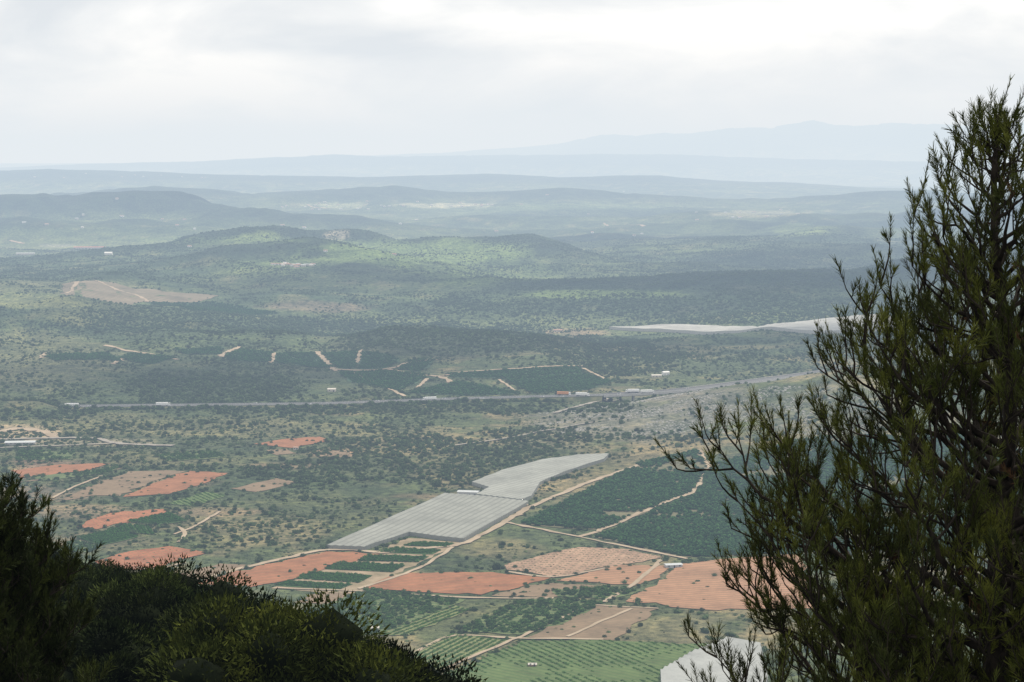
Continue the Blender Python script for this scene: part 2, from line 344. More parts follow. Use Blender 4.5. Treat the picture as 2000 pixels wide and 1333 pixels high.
# ---------------------------------------------------------------- roads and tracks
asph=flat_mat("asphalt",(.095,.095,.092)); track=noise_mat("pale_dirt",[(.3,(.25,.195,.13)),(.7,(.38,.305,.215))],.05,4)
def resample(pts,step):
    pts=[np.array(p,float) for p in pts]; out=[pts[0]]
    for a,c in zip(pts[:-1],pts[1:]):
        n=max(1,int(np.linalg.norm((c-a)[:2])/step))
        out+= [a+(c-a)*k/n for k in range(1,n+1)]
    P_=np.array(out)
    for _ in range(3):
        P_[1:-1]=(P_[:-2]+2*P_[1:-1]+P_[2:])/4
    return P_
def offs(P_,w):
    T=np.gradient(P_[:,:2],axis=0); T/=np.linalg.norm(T,axis=1)[:,None]+1e-9
    Nn=np.stack([-T[:,1],T[:,0]],1); return P_[:,:2]+Nn*w/2, P_[:,:2]-Nn*w/2
def ribbon(name,poly,w,mat,lab,cat="track",dz=.7):
    P_=resample([G(u,v) for u,v in poly],9); jw=rng.normal(0,w*.10,len(P_))[:,None]
    P_[:,:2]+=rng.normal(0,w*.14,(len(P_),2))
    A_,B_=offs(P_,w); A_=A_+jw; B_=B_-jw
    V=[];
    for k in range(len(P_)):
        M=(A_[k]+B_[k])/2
        for q in (A_[k],M,B_[k]): V.append((q[0],q[1],hz1(*q)+dz))
    Fq=[]
    for k in range(len(P_)-1):
        for c in (0,1): Fq.append((3*k+c,3*k+c+1,3*k+c+4,3*k+c+3))
    o=link(bpy.data.objects.new(name,np_mesh(name,V,Fq,[mat],True))); o["kind"]="structure"; top(o,lab,cat)
    BLOCK.append([tuple(p) for p in A_]+[tuple(p) for p in B_[::-1]])
TR=[([(365,1141),(500,1104),(640,1072),(735,1080)],5),([(735,1082),(905,1066),(960,1035),(1038,990),(1120,955),(1262,903)],5.5),
 ([(990,1022),(1080,1040),(1160,1056),(1240,1072),(1345,1094)],4),([(1165,1040),(1230,1012),(1290,985),(1352,965),(1372,935),(1386,912),(1364,879)],5),
 ([(1130,1050),(1165,1040)],5),([(856,1312),(1000,1252),(1150,1186)],3),([(540,1150),(700,1156),(930,1170),(1080,1170)],3),([(1180,1178),(1250,1135),(1290,1095)],3.2),
 ([(1110,1245),(1235,1190)],2.6),([(1150,1183),(1285,1190)],2.6),([(990,1118),(1080,1132),(1180,1112)],2.8),([(800,1282),(885,1238),(1010,1250),(1180,1250)],3),
 ([(700,1152),(820,1112),(885,1070)],3.2),([(870,968),(945,978),(1030,988)],8),
 ([(205,675),(270,688),(345,703)],8),([(430,698),(445,688),(468,678)],8),([(528,710),(535,690)],6),([(620,688),(640,708),(655,726)],7),([(698,710),(703,685)],6),([(645,722),(700,725),(762,722),(800,708),(850,703)],6),
 ([(760,722),(810,732),(860,735),(880,748)],10),([(862,735),(900,727),(1000,722),(1140,716)],6),([(975,742),(1010,765)],4),([(690,727),(770,765),(790,775)],5),([(835,740),(815,758)],5),([(80,700),(88,690)],7),([(220,712),(240,700)],6),
 ([(132,574),(150,551)],9),([(170,548),(225,565),(290,590)],7),([(1140,720),(1190,744)],5),
 ([(100,975),(150,950),(200,930)],3),([(340,1045),(380,1030),(430,1000)],2.5),([(270,1110),(300,1118),(360,1100)],3),([(350,1060),(365,1045),(350,1030)],3),
 ([(20,470),(48,476)],12),([(600,400),(640,408),(720,398)],12),([(1180,436),(1260,442)],12)]
for p,w in TR: ribbon("dirt_track",p,w,track,"pale dirt farm track between fields")
worn=flat_mat("worn_asphalt",(.24,.215,.175))
ribbon("road",[(-60,862),(60,858),(180,856),(225,868),(340,872)],8,worn,"dusty country road across scrubland","road",1)
ribbon("road",[(-60,878),(120,872),(240,866)],5,worn,"dusty country road across scrubland","road",1)
ribbon("road",[(1085,808),(1130,795),(1190,780)],7,worn,"dusty access road climbing to highway","road",1)
ribbon("road",[(880,872),(960,862),(1060,842),(1160,826)],4,worn,"narrow lane along foot of rocky ridge","road",1)
ribbon("dirt_track",[(1,845),(30,836),(80,842),(110,855)],12,track,"pale dirt farm track between fields")
# highway
HZ=2.4
hp=resample([P(u,v,z) for u,v,z in [(-300,797,HZ),(140,794,HZ),(640,789,HZ),(900,779,HZ),(1060,775,4),(1180,772,8)]],20)
hv=resample([hp[-1]]+[P(u,v,z) for u,v,z in [(1240,769,10.5),(1330,763,12),(1420,752,12),(1500,741,12),(1700,715,12)]],15)
def road_deck(name,P_,w,th,mat,skirt=False):
    A_,B_=offs(P_,w); A2,B2=offs(P_,w+ (16 if skirt else 0)); V=[]
    for k in range(len(P_)):
        z=P_[k,2]; zb=z-th
        V+=[(*A2[k],(min(hz1(*A2[k]),z)-1) if skirt else zb),(*A_[k],z),(*B_[k],z),(*B2[k],(min(hz1(*B2[k]),z)-1) if skirt else zb)]
    Fq=[]
    for k in range(len(P_)-1):
        for c in (0,1,2): Fq.append((4*k+c,4*k+c+1,4*k+c+5,4*k+c+4)[::-1])
        if not skirt: Fq.append((4*k+3,4*k,4*k+4,4*k+7)[::-1])
    return bpy.data.objects.new(name,np_mesh(name,V,Fq,[mat]))
bank=noise_mat("embankment_grass",[(.35,(.05,.065,.03)),(.6,(.12,.12,.06))],.08,5)
o=link(road_deck("embankment",hp,21,1,bank,True)); o["kind"]="structure"; top(o,"grassy highway embankment","embankment")
def strip_on(name,P_,off,w,dz,mat):
    A_,B_=offs(P_,1); Nn=(A_-B_); c=P_[:,:2]+Nn*off
    V=[]
    for k in range(len(P_)):
        V+=[(*(c[k]+Nn[k]*w/2),P_[k,2]+dz),(*(c[k]-Nn[k]*w/2),P_[k,2]+dz)]
    Fq=[(2*k+1,2*k+3,2*k+2,2*k) for k in range(len(P_)-1)]
    return link(bpy.data.objects.new(name,np_mesh(name,V,Fq,[mat])))
def rail(name,P_,off,h0,h1,mat):
    A_,B_=offs(P_,1); Nn=(A_-B_); c=P_[:,:2]+Nn*off; V=[]
    for k in range(len(P_)):
        for s,z in ((.12,h0),(.12,h1),(-.12,h1),(-.12,h0)): V.append((*(c[k]+Nn[k]*s),P_[k,2]+z))
    Fq=[]
    for k in range(len(P_)-1):
        for a in range(4): Fq.append((4*k+a,4*k+(a+1)%4,4*k+4+(a+1)%4,4*k+4+a))
    return bpy.data.objects.new(name,np_mesh(name,V,Fq,[mat]))
o=strip_on("highway",hp,0,20,.15,asph); o["kind"]="structure"; top(o,"grey dual carriageway crossing the valley","road")
steel=flat_mat("galvanised_steel",(.24,.25,.25),.5,.4); white=flat_mat("white_paint",(.75,.76,.76),.5,.3); conc=flat_mat("concrete",(.36,.355,.34))
for of in (-10.4,0,10.4):
    o=link(rail("guard_rail",hp,of,.3,.75,steel)); top(o,"steel guard rail beside the highway","guard rail","highway guard rails")
for of in (-9,-5.2,5.2,9):
    o=strip_on("lane_marking",hp,of,.2,.17,white); o["kind"]="structure"; top(o,"white painted lane line","road marking")
via=link(bpy.data.objects.new("viaduct",None)); via.location=(hv[0][0],hv[0][1],0); top(via,"long concrete highway viaduct on round piers","bridge")
def child(o,p):
    if o.name not in scene.collection.objects: link(o)
    o.parent=p; o.matrix_parent_inverse=Matrix.Translation(-Vector(p.location)) ; return o
child(road_deck("deck",hv,22,1.8,conc),via)
child(strip_on("carriageway",hv,0,20,.05,asph),via)
for of in (-10.5,10.5): child(rail("parapet",hv,of,0,1.1,conc),via)
def tube(p0,p1,r0,r1,n=10):
    p0=np.array(p0,float);p1=np.array(p1,float);d=p1-p0;d/=np.linalg.norm(d)
    a=np.cross(d,[0,0,1.]); 
    if np.linalg.norm(a)<1e-3:a=np.array([1.,0,0])
    a/=np.linalg.norm(a); c=np.cross(d,a); an=np.arange(n)/n*2*math.pi
    ring=np.cos(an)[:,None]*a+np.sin(an)[:,None]*c
    V=np.concatenate([p0+ring*r0,p1+ring*r1]); Fq=[(i,(i+1)%n,n+(i+1)%n,n+i) for i in range(n)]
    return V,Fq
A_,B_=offs(hv,14)
for k in range(2,len(hv)-1,2):
    V=[];Fq=[]
    for q in (A_[k],B_[k]):
        v,f=tube((q[0],q[1],min(hz1(*q),hv[k,2]-3)-1),(q[0],q[1],hv[k,2]-2.6),.9,.9); f=[tuple(i+len(V) for i in x) for x in f]; V+=v.tolist(); Fq+=f
    bmx=np.array([A_[k],B_[k]]); dd=(bmx[0]-bmx[1]); dd/=np.linalg.norm(dd); tt=np.array([-dd[1],dd[0]])
    c0=len(V)
    for z in (-2.7,-1.75):
        for s,t_ in ((1,1),(1,-1),(-1,-1),(-1,1)):
            q=(bmx[0] if s>0 else bmx[1])+dd*s*3+tt*t_*.9; V.append([q[0],q[1],hv[k,2]+z])
    Fq+=[(c0,c0+1,c0+2,c0+3),(c0+7,c0+6,c0+5,c0+4)]+[(c0+i,c0+(i+1)%4,c0+4+(i+1)%4,c0+4+i) for i in range(4)]
    child(bpy.data.objects.new("pier",np_mesh("pier",V,Fq,[conc])),via)
# ---------------------------------------------------------------- vehicles
def boxes(name,bl,mat,bev=.05):
    bm=bmesh.new()
    for (x0,x1,y0,y1,z0,z1) in bl:
        r=bmesh.ops.create_cube(bm,size=1)
        for v in r['verts']: v.co=Vector(((x0+x1)/2+v.co.x*(x1-x0),(y0+y1)/2+v.co.y*(y1-y0),(z0+z1)/2+v.co.z*(z1-z0)))
    if bev: bmesh.ops.bevel(bm,geom=bm.edges[:],offset=bev,segments=1,affect='EDGES')
    me=bpy.data.meshes.new(name); bm.to_mesh(me); bm.free(); me.materials.append(mat); return me
tyre=flat_mat("rubber",(.03,.03,.03)); glass=flat_mat("dark_glass",(.03,.04,.05),.1,.5); orange=flat_mat("orange_tarp",(.55,.25,.10)); bodyw=flat_mat("vehicle_white",(.78,.78,.78),.4,.4); chas=flat_mat("dark_chassis",(.06,.06,.06))
def wheelmesh():
    bm=bmesh.new(); bmesh.ops.create_cone(bm,cap_ends=True,segments=16,radius1=.5,radius2=.5,depth=.3,matrix=Matrix.Rotation(math.pi/2,4,'X'))
    me=bpy.data.meshes.new("wheel"); bm.to_mesh(me); bm.free(); me.materials.append(tyre); return me
def mk_cab():
    bm=bmesh.new(); r=bmesh.ops.create_cube(bm,size=1)
    for v in r['verts']:
        v.co=Vector((6.9+v.co.x*2.2-(0.35 if (v.co.z>0 and v.co.x>0) else 0),v.co.y*2.4,2.1+v.co.z*2.8))
    bmesh.ops.bevel(bm,geom=bm.edges[:],offset=.12,segments=2,affect='EDGES')
    me=bpy.data.meshes.new("cab"); bm.to_mesh(me); bm.free(); me.materials.append(bodyw); return me
cabm=mk_cab(); wsm=boxes("windscreen",[(7.78,7.86,-1.05,1.05,2.25,3.1)],glass,0); winm=boxes("side_window",[(6.6,7.4,-.008,.008,2.2,3.0)],glass,0)
carg={c.name:boxes("cargo_box",[(-8,5.3,-1.27,1.27,1.25,4.1)],c,.06) for c in (bodyw,orange)}
chm=boxes("chassis",[(-7.8,7.5,-.5,.5,.7,1.2)],chas,0); whm=wheelmesh()
def highway_at(u):
    P_=hp if u<1180 else hv
    uu=1000+F*P_[:,0]/P_[:,1]; k=int(np.argmin(abs(uu-u))); k=min(max(k,1),len(P_)-2)
    d=P_[k+1]-P_[k-1]; nrm=np.array([-d[1],d[0]])/np.hypot(d[0],d[1]); return P_[k],math.atan2(d[1],d[0]),nrm
def part(name,me,p,loc=(0,0,0)):
    o=bpy.data.objects.new(name,me); scene.collection.objects.link(o); o.parent=p; o.location=loc; return o
TRK=[]
def truck(u,mat,lane,lab,flip=False):
    p,a,nrm=highway_at(u); e=link(bpy.data.objects.new("truck",None)); e.location=(p[0]+nrm[0]*lane,p[1]+nrm[1]*lane,p[2]+.16); e.rotation_euler=(0,0,a+(math.pi if flip else 0)); e.scale=(1.05,1.05,1.05)
    TRK.append(u)
    top(e,lab,"truck","trucks on the highway")
    part("cab",cabm,e);part("windscreen",wsm,e);part("side_window",winm,e,(0,-1.21,0));part("side_window",winm,e,(0,1.21,0));part("cargo_box",carg[mat.name],e);part("chassis",chm,e)
    for x in (-6.5,-5.2,-3.9,3.8,6.6):
        for y in (-1.05,1.05): part("wheel",whm,e,(x,y,.5))
truck(320,bodyw,-7,"white articulated truck driving along the highway"); truck(845,bodyw,-7,"white articulated truck driving along the highway",True)
truck(1098,orange,7,"orange sided articulated truck on the highway"); truck(1126,bodyw,-7,"white articulated truck driving along the highway")
truck(1258,bodyw,-7,"white articulated truck crossing the viaduct"); truck(150,bodyw,-7,"white articulated truck driving along the highway",True); truck(1235,bodyw,7,"white articulated truck crossing the viaduct",True)
carb=boxes("body",[(-2.1,2.1,-.85,.85,.35,.85)],bodyw,.12); carc=boxes("cabin",[(-1.5,.9,-.75,.75,.8,1.4)],glass,.15)
for u,l in ((170,-4),(485,7),(590,-7),(735,4),(865,4),(960,-7),(1040,-4),(1080,-7),(1215,-4),(1340,5)):
    p,a,nrm=highway_at(u); e=link(bpy.data.objects.new("car",None)); e.location=(p[0]+nrm[0]*l,p[1]+nrm[1]*l,p[2]+.16); e.rotation_euler=(0,0,a); top(e,"small light coloured car on the highway","car","cars on the highway")
    part("body",carb,e);part("cabin",carc,e)
    for x in (-1.3,1.3):
        for y in (-.8,.8):
            w=part("wheel",whm,e,(x,y,.32)); w.scale=(.62,.62,.62)
# ---------------------------------------------------------------- net houses
def net_house(poly,hgt,ang,c,lab,step=8,wall=1.0,dk=.6,amp=1.0):
    wp=W(poly); e=link(bpy.data.objects.new("net_greenhouse",None)); cx=np.mean([p[0] for p in wp]);cy=np.mean([p[1] for p in wp]); e.location=(cx,cy,hz1(cx,cy)); top(e,lab,"greenhouse")
    if ang is None:
        ed=np.array(wp[3])-np.array(wp[0]); ang=math.atan2(ed[1],ed[0])+math.pi/2
    d=np.array([math.cos(ang),math.sin(ang)])
    def zf(x,y):
        s=(x*d[0]+y*d[1])/step; return hz(x,y)+hgt+np.abs((s%1)-.5)*amp
    roof=drape("net_roof",wp,zf,step/2,ang,row_mat("shade_net",c,tuple(x*dk for x in c),step,ang,.75,0,.025,.15),0)
    child(roof,e)
    q=densify(wp,3); n=len(q); V=[];Fq=[]
    Zt=zf(np.array([a for a,_ in q]),np.array([a for _,a in q]))
    for k in range(n): V+=[(q[k][0],q[k][1],hz1(*q[k])-.5),(q[k][0],q[k][1],Zt[k]-.05)]
    for k in range(n): a=2*k;b_=2*((k+1)%n); Fq.append((a,b_,b_+1,a+1))
    child(bpy.data.objects.new("net_wall",np_mesh("net_wall",V,Fq,[flat_mat("side_net",tuple(x*wall for x in c))])),e)
    V=[];Fq=[]
    for k in range(0,n,2):
        v,f=tube((q[k][0],q[k][1],hz1(*q[k])-.5),(q[k][0],q[k][1],Zt[k]+.4),.12,.12,6); f=[tuple(i+len(V) for i in x) for x in f]; V+=v.tolist(); Fq+=f
    po=child(bpy.data.objects.new("post",np_mesh("post",V,Fq,[steel])),e); po["kind"]="stuff"
    BLOCK.append(wp)
NC=(.225,.232,.205)
net_house([(638,1073),(700,1045),(790,1005),(868,970),(950,976),(1032,986),(905,1060),(850,1054),(800,1047),(712,1076)],3.0,None,NC,"large grey shade net greenhouse over crops",6,1,.72,.6)
net_house([(922,948),(980,925),(1060,903),(1130,894),(1190,892),(1180,902),(1110,925),(1055,948),(1038,975),(1020,983),(930,972),(955,958)],3.0,None,(.25,.258,.23),"long curved grey shade net greenhouse",6,1,.72,.6)
net_house([(1190,644),(1290,640),(1400,642),(1480,645),(1560,634),(1640,626),(1720,620),(1800,632),(1780,648),(1600,654),(1380,654),(1260,648)],5,.9,(.36,.36,.335),"pale white shade netting on a slope",24,1,.7,2)
net_house([(1290,1322),(1352,1285),(1425,1256),(1485,1270),(1500,1335),(1480,1400),(1294,1400)],3.5,.9,(.33,.34,.32),"white ribbed plastic greenhouse roofs",7,.9,.6,2.2)
# ---------------------------------------------------------------- houses
plast=flat_mat("pale_plaster",(.48,.45,.39)); tile=flat_mat("clay_tile",(.34,.21,.15)); dark=flat_mat("window_dark",(.05,.05,.06),.3,.4); gry=flat_mat("grey_sheet",(.42,.44,.44)); redr=flat_mat("red_sheet",(.55,.16,.10)); wht=flat_mat("whitewash",(.68,.68,.66))
def house(u,v,L,Wd,h,wall,roofm,lab,rot=0,pitch=.3,name="farmhouse"):
    x,y=G(u,v); z=hz1(x,y); e=link(bpy.data.objects.new(name,None)); e.location=(x,y,z-.4); e.rotation_euler=(0,0,rot); top(e,lab,"house" if name=="farmhouse" else "building")
    part("wall",boxes("wall",[(-L/2,L/2,-Wd/2,Wd/2,-3,h)],wall,0),e)
    o=.4; r=pitch*Wd/2
    V=[(-L/2-o,-Wd/2-o,h),(L/2+o,-Wd/2-o,h),(L/2+o,Wd/2+o,h),(-L/2-o,Wd/2+o,h),(-L/2-o,0,h+r+.2),(L/2+o,0,h+r+.2)]
    me=bpy.data.meshes.new("roof"); me.from_pydata([(a,b_,c+.01) for a,b_,c in V],[],[(0,1,5,4),(2,3,4,5),(0,4,3),(1,2,5),(3,2,1,0)]); me.materials.append(roofm); part("roof",me,e)
    nw=max(2,int(L/4))
    for k in range(nw):
        xx=-L/2+L*(k+.5)/nw
        if k==nw//2: part("door",boxes("door",[(xx-.5,xx+.5,-Wd/2-.04,-Wd/2-.005,.4,2.5)],dark,0),e)
        elif k<30: part("window",boxes("window",[(xx-.5,xx+.5,-Wd/2-.04,-Wd/2-.005,1.4,2.5)],dark,0),e)
house(915,968,18,9,4,gry,gry,"grey flat farm shed beside net greenhouse",-.2,.12,"farm_shed")
house(648,765,10,7,3.5,plast,plast,"small pale farmhouse above the highway")
house(1300,733,9,7,4.5,wht,wht,"small white house among trees",.3); house(1282,737,13,7,3,plast,plast,"low pale farm building among trees",.1)
house(578,879,5,4,3,plast,tile,"tiny pale hut at edge of red field"); house(732,1232,5,4,2.4,plast,plast,"small stone hut among fruit trees"); house(1040,1302,4.5,3.2,1.8,tile,plast,"small reddish hut in green field")
house(1315,1108,12,6,2.5,gry,gry,"low grey shed at crossroads of tracks",.2,.1,"farm_shed"); house(175,486,110,24,6,plast,redr,"long low warehouse with red roof",.05,.1,"warehouse"); house(212,498,20,14,6,wht,wht,"white warehouse beside wooded plain")
house(50,497,60,16,4,plast,gry,"long pale farm building",.1,.2,"warehouse"); house(40,868,30,14,3,conc,gry,"low concrete shed by country road",.1,.1,"farm_shed"); house(1090,648,16,8,3.5,plast,tile,"farmhouse on a bare slope")
for k in range(110):
    u,v=random.choice([(random.gauss(340,110),random.gauss(436,9)),(random.gauss(880,70),random.gauss(402,3)),(random.gauss(620,60),random.gauss(405,5)),(random.gauss(1480,70),random.gauss(418,5)),(random.uniform(40,1650),random.uniform(370,500)),(random.gauss(575,18),random.gauss(519,2)),(random.gauss(250,90),random.gauss(345,3))])
    s=.85 if v>480 else 1.15
    house(u,v,random.uniform(8,15)*s,8*s,random.uniform(3,4.5)*s,random.choice([plast,plast,wht]),random.choice([tile,tile,plast,gry]),"pale farmhouse with pitched roof on wooded hillside",random.uniform(-.4,.4))
# ---------------------------------------------------------------- vegetation meshes
def inpoly(x,y,poly):
    px=np.array([p[0] for p in poly]);py=np.array([p[1] for p in poly]); r=np.zeros(len(x),bool)
    m=(x>=px.min())&(x<=px.max())&(y>=py.min())&(y<=py.max()); ii=np.nonzero(m)[0]
    if len(ii)==0:return r
    X=x[ii];Y=y[ii];c=np.zeros(len(ii),bool); j=len(px)-1
    for i in range(len(px)):
        if py[i]!=py[j]:
            c^=((py[i]>Y)!=(py[j]>Y))&(X<(px[j]-px[i])*(Y-py[i])/(py[j]-py[i])+px[i])
        j=i
    r[ii]=c; return r
def bush_mesh(name,mat,seed,lobes=4,squash=.8,cards=120,spread=.42):
    r=random.Random(seed); bm=bmesh.new()
    for l in range(lobes):
        rad=r.uniform(.35,.62); c=Vector((r.uniform(-spread,spread),r.uniform(-spread,spread),r.uniform(.3,.9)*squash))
        s=bmesh.ops.create_icosphere(bm,subdivisions=2,radius=rad)
        for v in s['verts']:
            v.co=v.co*(1+r.uniform(-.22,.22)); v.co.z*=squash; v.co+=c
    for k in range(cards):
        th=r.uniform(0,6.283); ph=math.acos(r.uniform(-.3,1)); R=r.uniform(.75,1.1)
        p=Vector((math.cos(th)*math.sin(ph)*R,math.sin(th)*math.sin(ph)*R,(.65+math.cos(ph)*.6)*squash))
        q=[p+Vector((r.gauss(0,.1),r.gauss(0,.1),r.gauss(0,.1))) for _ in range(3)]
        bm.faces.new([bm.verts.new(a) for a in q])
    me=bpy.data.meshes.new(name); bm.to_mesh(me); bm.free(); me.materials.append(mat); return me
def leafmat(name,lo,hi,rand=.35): return noise_mat(name,[(.35,lo),(.62,hi)],1.3,3,.9,.08,rand,True)
scrubm=leafmat("scrub_leaves",(.046,.070,.026),(.098,.128,.050),.5)
treem=leafmat("tree_leaves",(.032,.055,.021),(.072,.104,.037),.4)
farm=leafmat("far_tree_leaves",(.038,.066,.030),(.074,.108,.046),.3)
orangem=leafmat("citrus_leaves",(.016,.052,.012),(.042,.098,.024),.25)
grovem=leafmat("grove_leaves",(.026,.062,.014),(.066,.118,.030),.4)
hedgem=leafmat("hedge_leaves",(.020,.066,.009),(.052,.128,.020),.25)
brightm=leafmat("crop_leaves",(.040,.096,.017),(.086,.165,.038),.25)
def scatter_object(name,pts,scl,meshes,lab,cat):
    col_=bpy.data.collections.new(name+"_kinds")
    for i,m in enumerate(meshes): col_.objects.link(bpy.data.objects.new(name+"_kind",m))
    me=bpy.data.meshes.new(name); me.vertices.add(len(pts)); me.vertices.foreach_set("co",np.asarray(pts,dtype=np.float32).ravel())
    a=me.attributes.new("scl",'FLOAT_VECTOR','POINT'); a.data.foreach_set("vector",np.asarray(scl,dtype=np.float32).ravel())
    r_=me.attributes.new("rot",'FLOAT_VECTOR','POINT'); rv=np.zeros((len(pts),3),dtype=np.float32); rv[:,2]=rng.uniform(0,6.28,len(pts)); r_.data.foreach_set("vector",rv.ravel())
    me.update(); o=link(bpy.data.objects.new(name,me)); o["kind"]="stuff"; top(o,lab,cat)
    ng=bpy.data.node_groups.new(name+"_nodes",'GeometryNodeTree')
    ng.interface.new_socket("Geometry",in_out='INPUT',socket_type='NodeSocketGeometry'); ng.interface.new_socket("Geometry",in_out='OUTPUT',socket_type='NodeSocketGeometry')
    gi=ng.nodes.new("NodeGroupInput"); go=ng.nodes.new("NodeGroupOutput"); ip=ng.nodes.new("GeometryNodeInstanceOnPoints"); ci=ng.nodes.new("GeometryNodeCollectionInfo")
    ci.inputs[0].default_value=col_; ci.inputs[1].default_value=True; ci.inputs[2].default_value=True
    s=ng.nodes.new("GeometryNodeInputNamedAttribute"); s.data_type='FLOAT_VECTOR'; s.inputs[0].default_value="scl"
    r=ng.nodes.new("GeometryNodeInputNamedAttribute"); r.data_type='FLOAT_VECTOR'; r.inputs[0].default_value="rot"
    ip.inputs["Pick Instance"].default_value=True
    L=ng.links.new; L(gi.outputs[0],ip.inputs["Points"]); L(ci.outputs[0],ip.inputs["Instance"]); L(s.outputs[0],ip.inputs["Scale"]); L(r.outputs[0],ip.inputs["Rotation"]); L(ip.outputs[0],go.inputs[0])
    md=o.modifiers.new("scatter",'NODES'); md.node_group=ng; return o
def plant_out(name,stuffname,pts,scl,meshes,lab,cat,group,n_ind=300):
    pts=np.asarray(pts);scl=np.asarray(scl)
    vis=(np.abs(pts[:,0]/pts[:,1])<.27)&((HV+(H-pts[:,2])*F/pts[:,1])<1345)
    order=np.argsort(-np.where(vis,scl[:,0]/pts[:,1],0)); ind=order[:n_ind]; rest=order[n_ind:]
    for i in ind:
        o=bpy.data.objects.new(name,meshes[int(i)%len(meshes)]); o.location=pts[i]; o.scale=scl[i]; o.rotation_euler=(0,0,random.uniform(0,6.28)); scene.collection.objects.link(o); top(o,lab,cat,group)
    if len(rest): scatter_object(stuffname,pts[rest],scl[rest],meshes,lab.replace("single ",""),cat)
Nn=780000
y2=rng.uniform(950**2,6800**2,Nn)**.5
keepy=rng.uniform(0,1,Nn)<np.where(y2<3600,1,.7)
t2=rng.uniform(-.30,.30,Nn); x2=t2*y2
z2=hz(x2,y2); uu=1000+F*t2; vv=HV+(H-z2)*F/y2
d1=fbm(x2/60,y2/60,21,4); d2=fbm(x2/350,y2/350,2,4)
prob=.09+1.0*ss(d1,.47,.58)+.6*ss(d2,.48,.6)
FOR=[(420,760,190,30),(880,665,190,34),(620,640,220,18),(800,800,600,10),(1000,910,200,30),(860,880,220,26),(900,1010,60,14),(700,925,260,28),(300,625,200,25),(1300,600,500,25),(1200,700,160,40),(1500,610,300,30),(1450,1150,100,30),(1180,850,240,14),(60,810,140,16)]
forest=np.zeros(Nn)
for u0,v0,ru,rv in FOR:
    e=((uu-u0)/ru)**2+((vv-v0)/rv)**2; forest=np.maximum(forest,ss(1.3-e+(d1-.5)*2,0,.8))
prob=prob+1.3*forest
for u0,v0,ru,rv,s in [(1230,815,200,38,.5),(1400,790,130,40,.5),(60,590,140,20,.6),(60,700,180,60,.45),(820,500,230,26,.5),(1180,575,200,10,.6),(1330,1225,110,26,.5),(960,1070,110,25,.4)]:
    e=((uu-u0)/ru)**2+((vv-v0)/rv)**2; prob=prob*(1-s*ss(1.3-e,0,.8))
keep=keepy&(rng.uniform(0,1,Nn)<prob*.52)&(z2<190)
x2,y2,z2,forest=x2[keep],y2[keep],z2[keep],forest[keep]
bl=np.zeros(len(x2),bool)
for p in BLOCK: bl|=inpoly(x2,y2,p)
bl|=inpoly(x2,y2,[tuple(p) for p in offs(hp,24)[0]]+[tuple(p) for p in offs(hp,24)[1][::-1]])
x2,y2,z2,forest=x2[~bl],y2[~bl],z2[~bl],forest[~bl]
sz=np.clip(rng.lognormal(math.log(1.05),.48,len(x2))*(1+.35*forest),.4,3.2)*(1+.2*(y2>3600))
ex=list(edge)
A_,_b=offs(hp,1); nn=(A_-_b)
for k in range(len(hp)-1):
    uk=1000+F*hp[k,0]/hp[k,1]
    clear=any(abs(uk-t_)<16 for t_ in TRK)
    dens_=1 if float(vnoise(np.array(uk/60.),np.array(3.3),9))>.38 or uk<130 else .2
    if uk>1080: dens_=.1
    for q in range(16):
        s_=-1 if q<12 else 1
        if random.random()<dens_*(.10 if clear and s_<0 else 1):
            o_=s_*random.uniform(13,23); f=random.random(); c=hp[k,:2]*(1-f)+hp[k+1,:2]*f+nn[k]*o_; ex.append((c[0],c[1],random.uniform(2.2,4.6)))
ex=np.array(ex); x2=np.r_[x2,ex[:,0]];y2=np.r_[y2,ex[:,1]];z2=np.r_[z2,hz(ex[:,0],ex[:,1])];sz=np.r_[sz,ex[:,2]]
hh=sz*rng.uniform(.7,1.2,len(x2)); istree=(sz>1.55)&(y2<3100); isfar=(sz>1.2)&(y2>=3100); isshr=~istree&~isfar
pts=np.stack([x2,y2,z2-.25*sz],1); scl=np.stack([sz,sz*rng.uniform(.75,1.3,len(sz)),hh],1)
sm=[bush_mesh("shrub",scrubm,i,4,.75) for i in range(4)]; tm=[bush_mesh("wild_tree",treem,10+i,6,1.05) for i in range(4)]; fm=[bush_mesh("far_tree",farm,70+i,5,.9,60) for i in range(3)]; om=[bush_mesh("orange_tree",orangem,20+i,4,.85) for i in range(3)]; cm=[bush_mesh("crop_plant",brightm,30+i,4,.75) for i in range(3)]; hm_=[bush_mesh("hedge_plant",hedgem,40+i,4,.9) for i in range(3)]; gm=[bush_mesh("grove_tree",grovem,60+i,5,.9) for i in range(4)]
plant_out("shrub","scrub",pts[isshr],scl[isshr],sm,"single rounded olive green shrub on dry ground","shrub","wild shrubs on the plain")
plant_out("wild_tree","woodland",pts[istree],scl[istree],tm,"single dark green evergreen tree on the plain","tree","wild trees on the plain")
scatter_object("forest",pts[isfar],scl[isfar],fm,"soft green evergreen woods on rolling hills","forest")
acc={k:([],[]) for k in 'osbhg'}
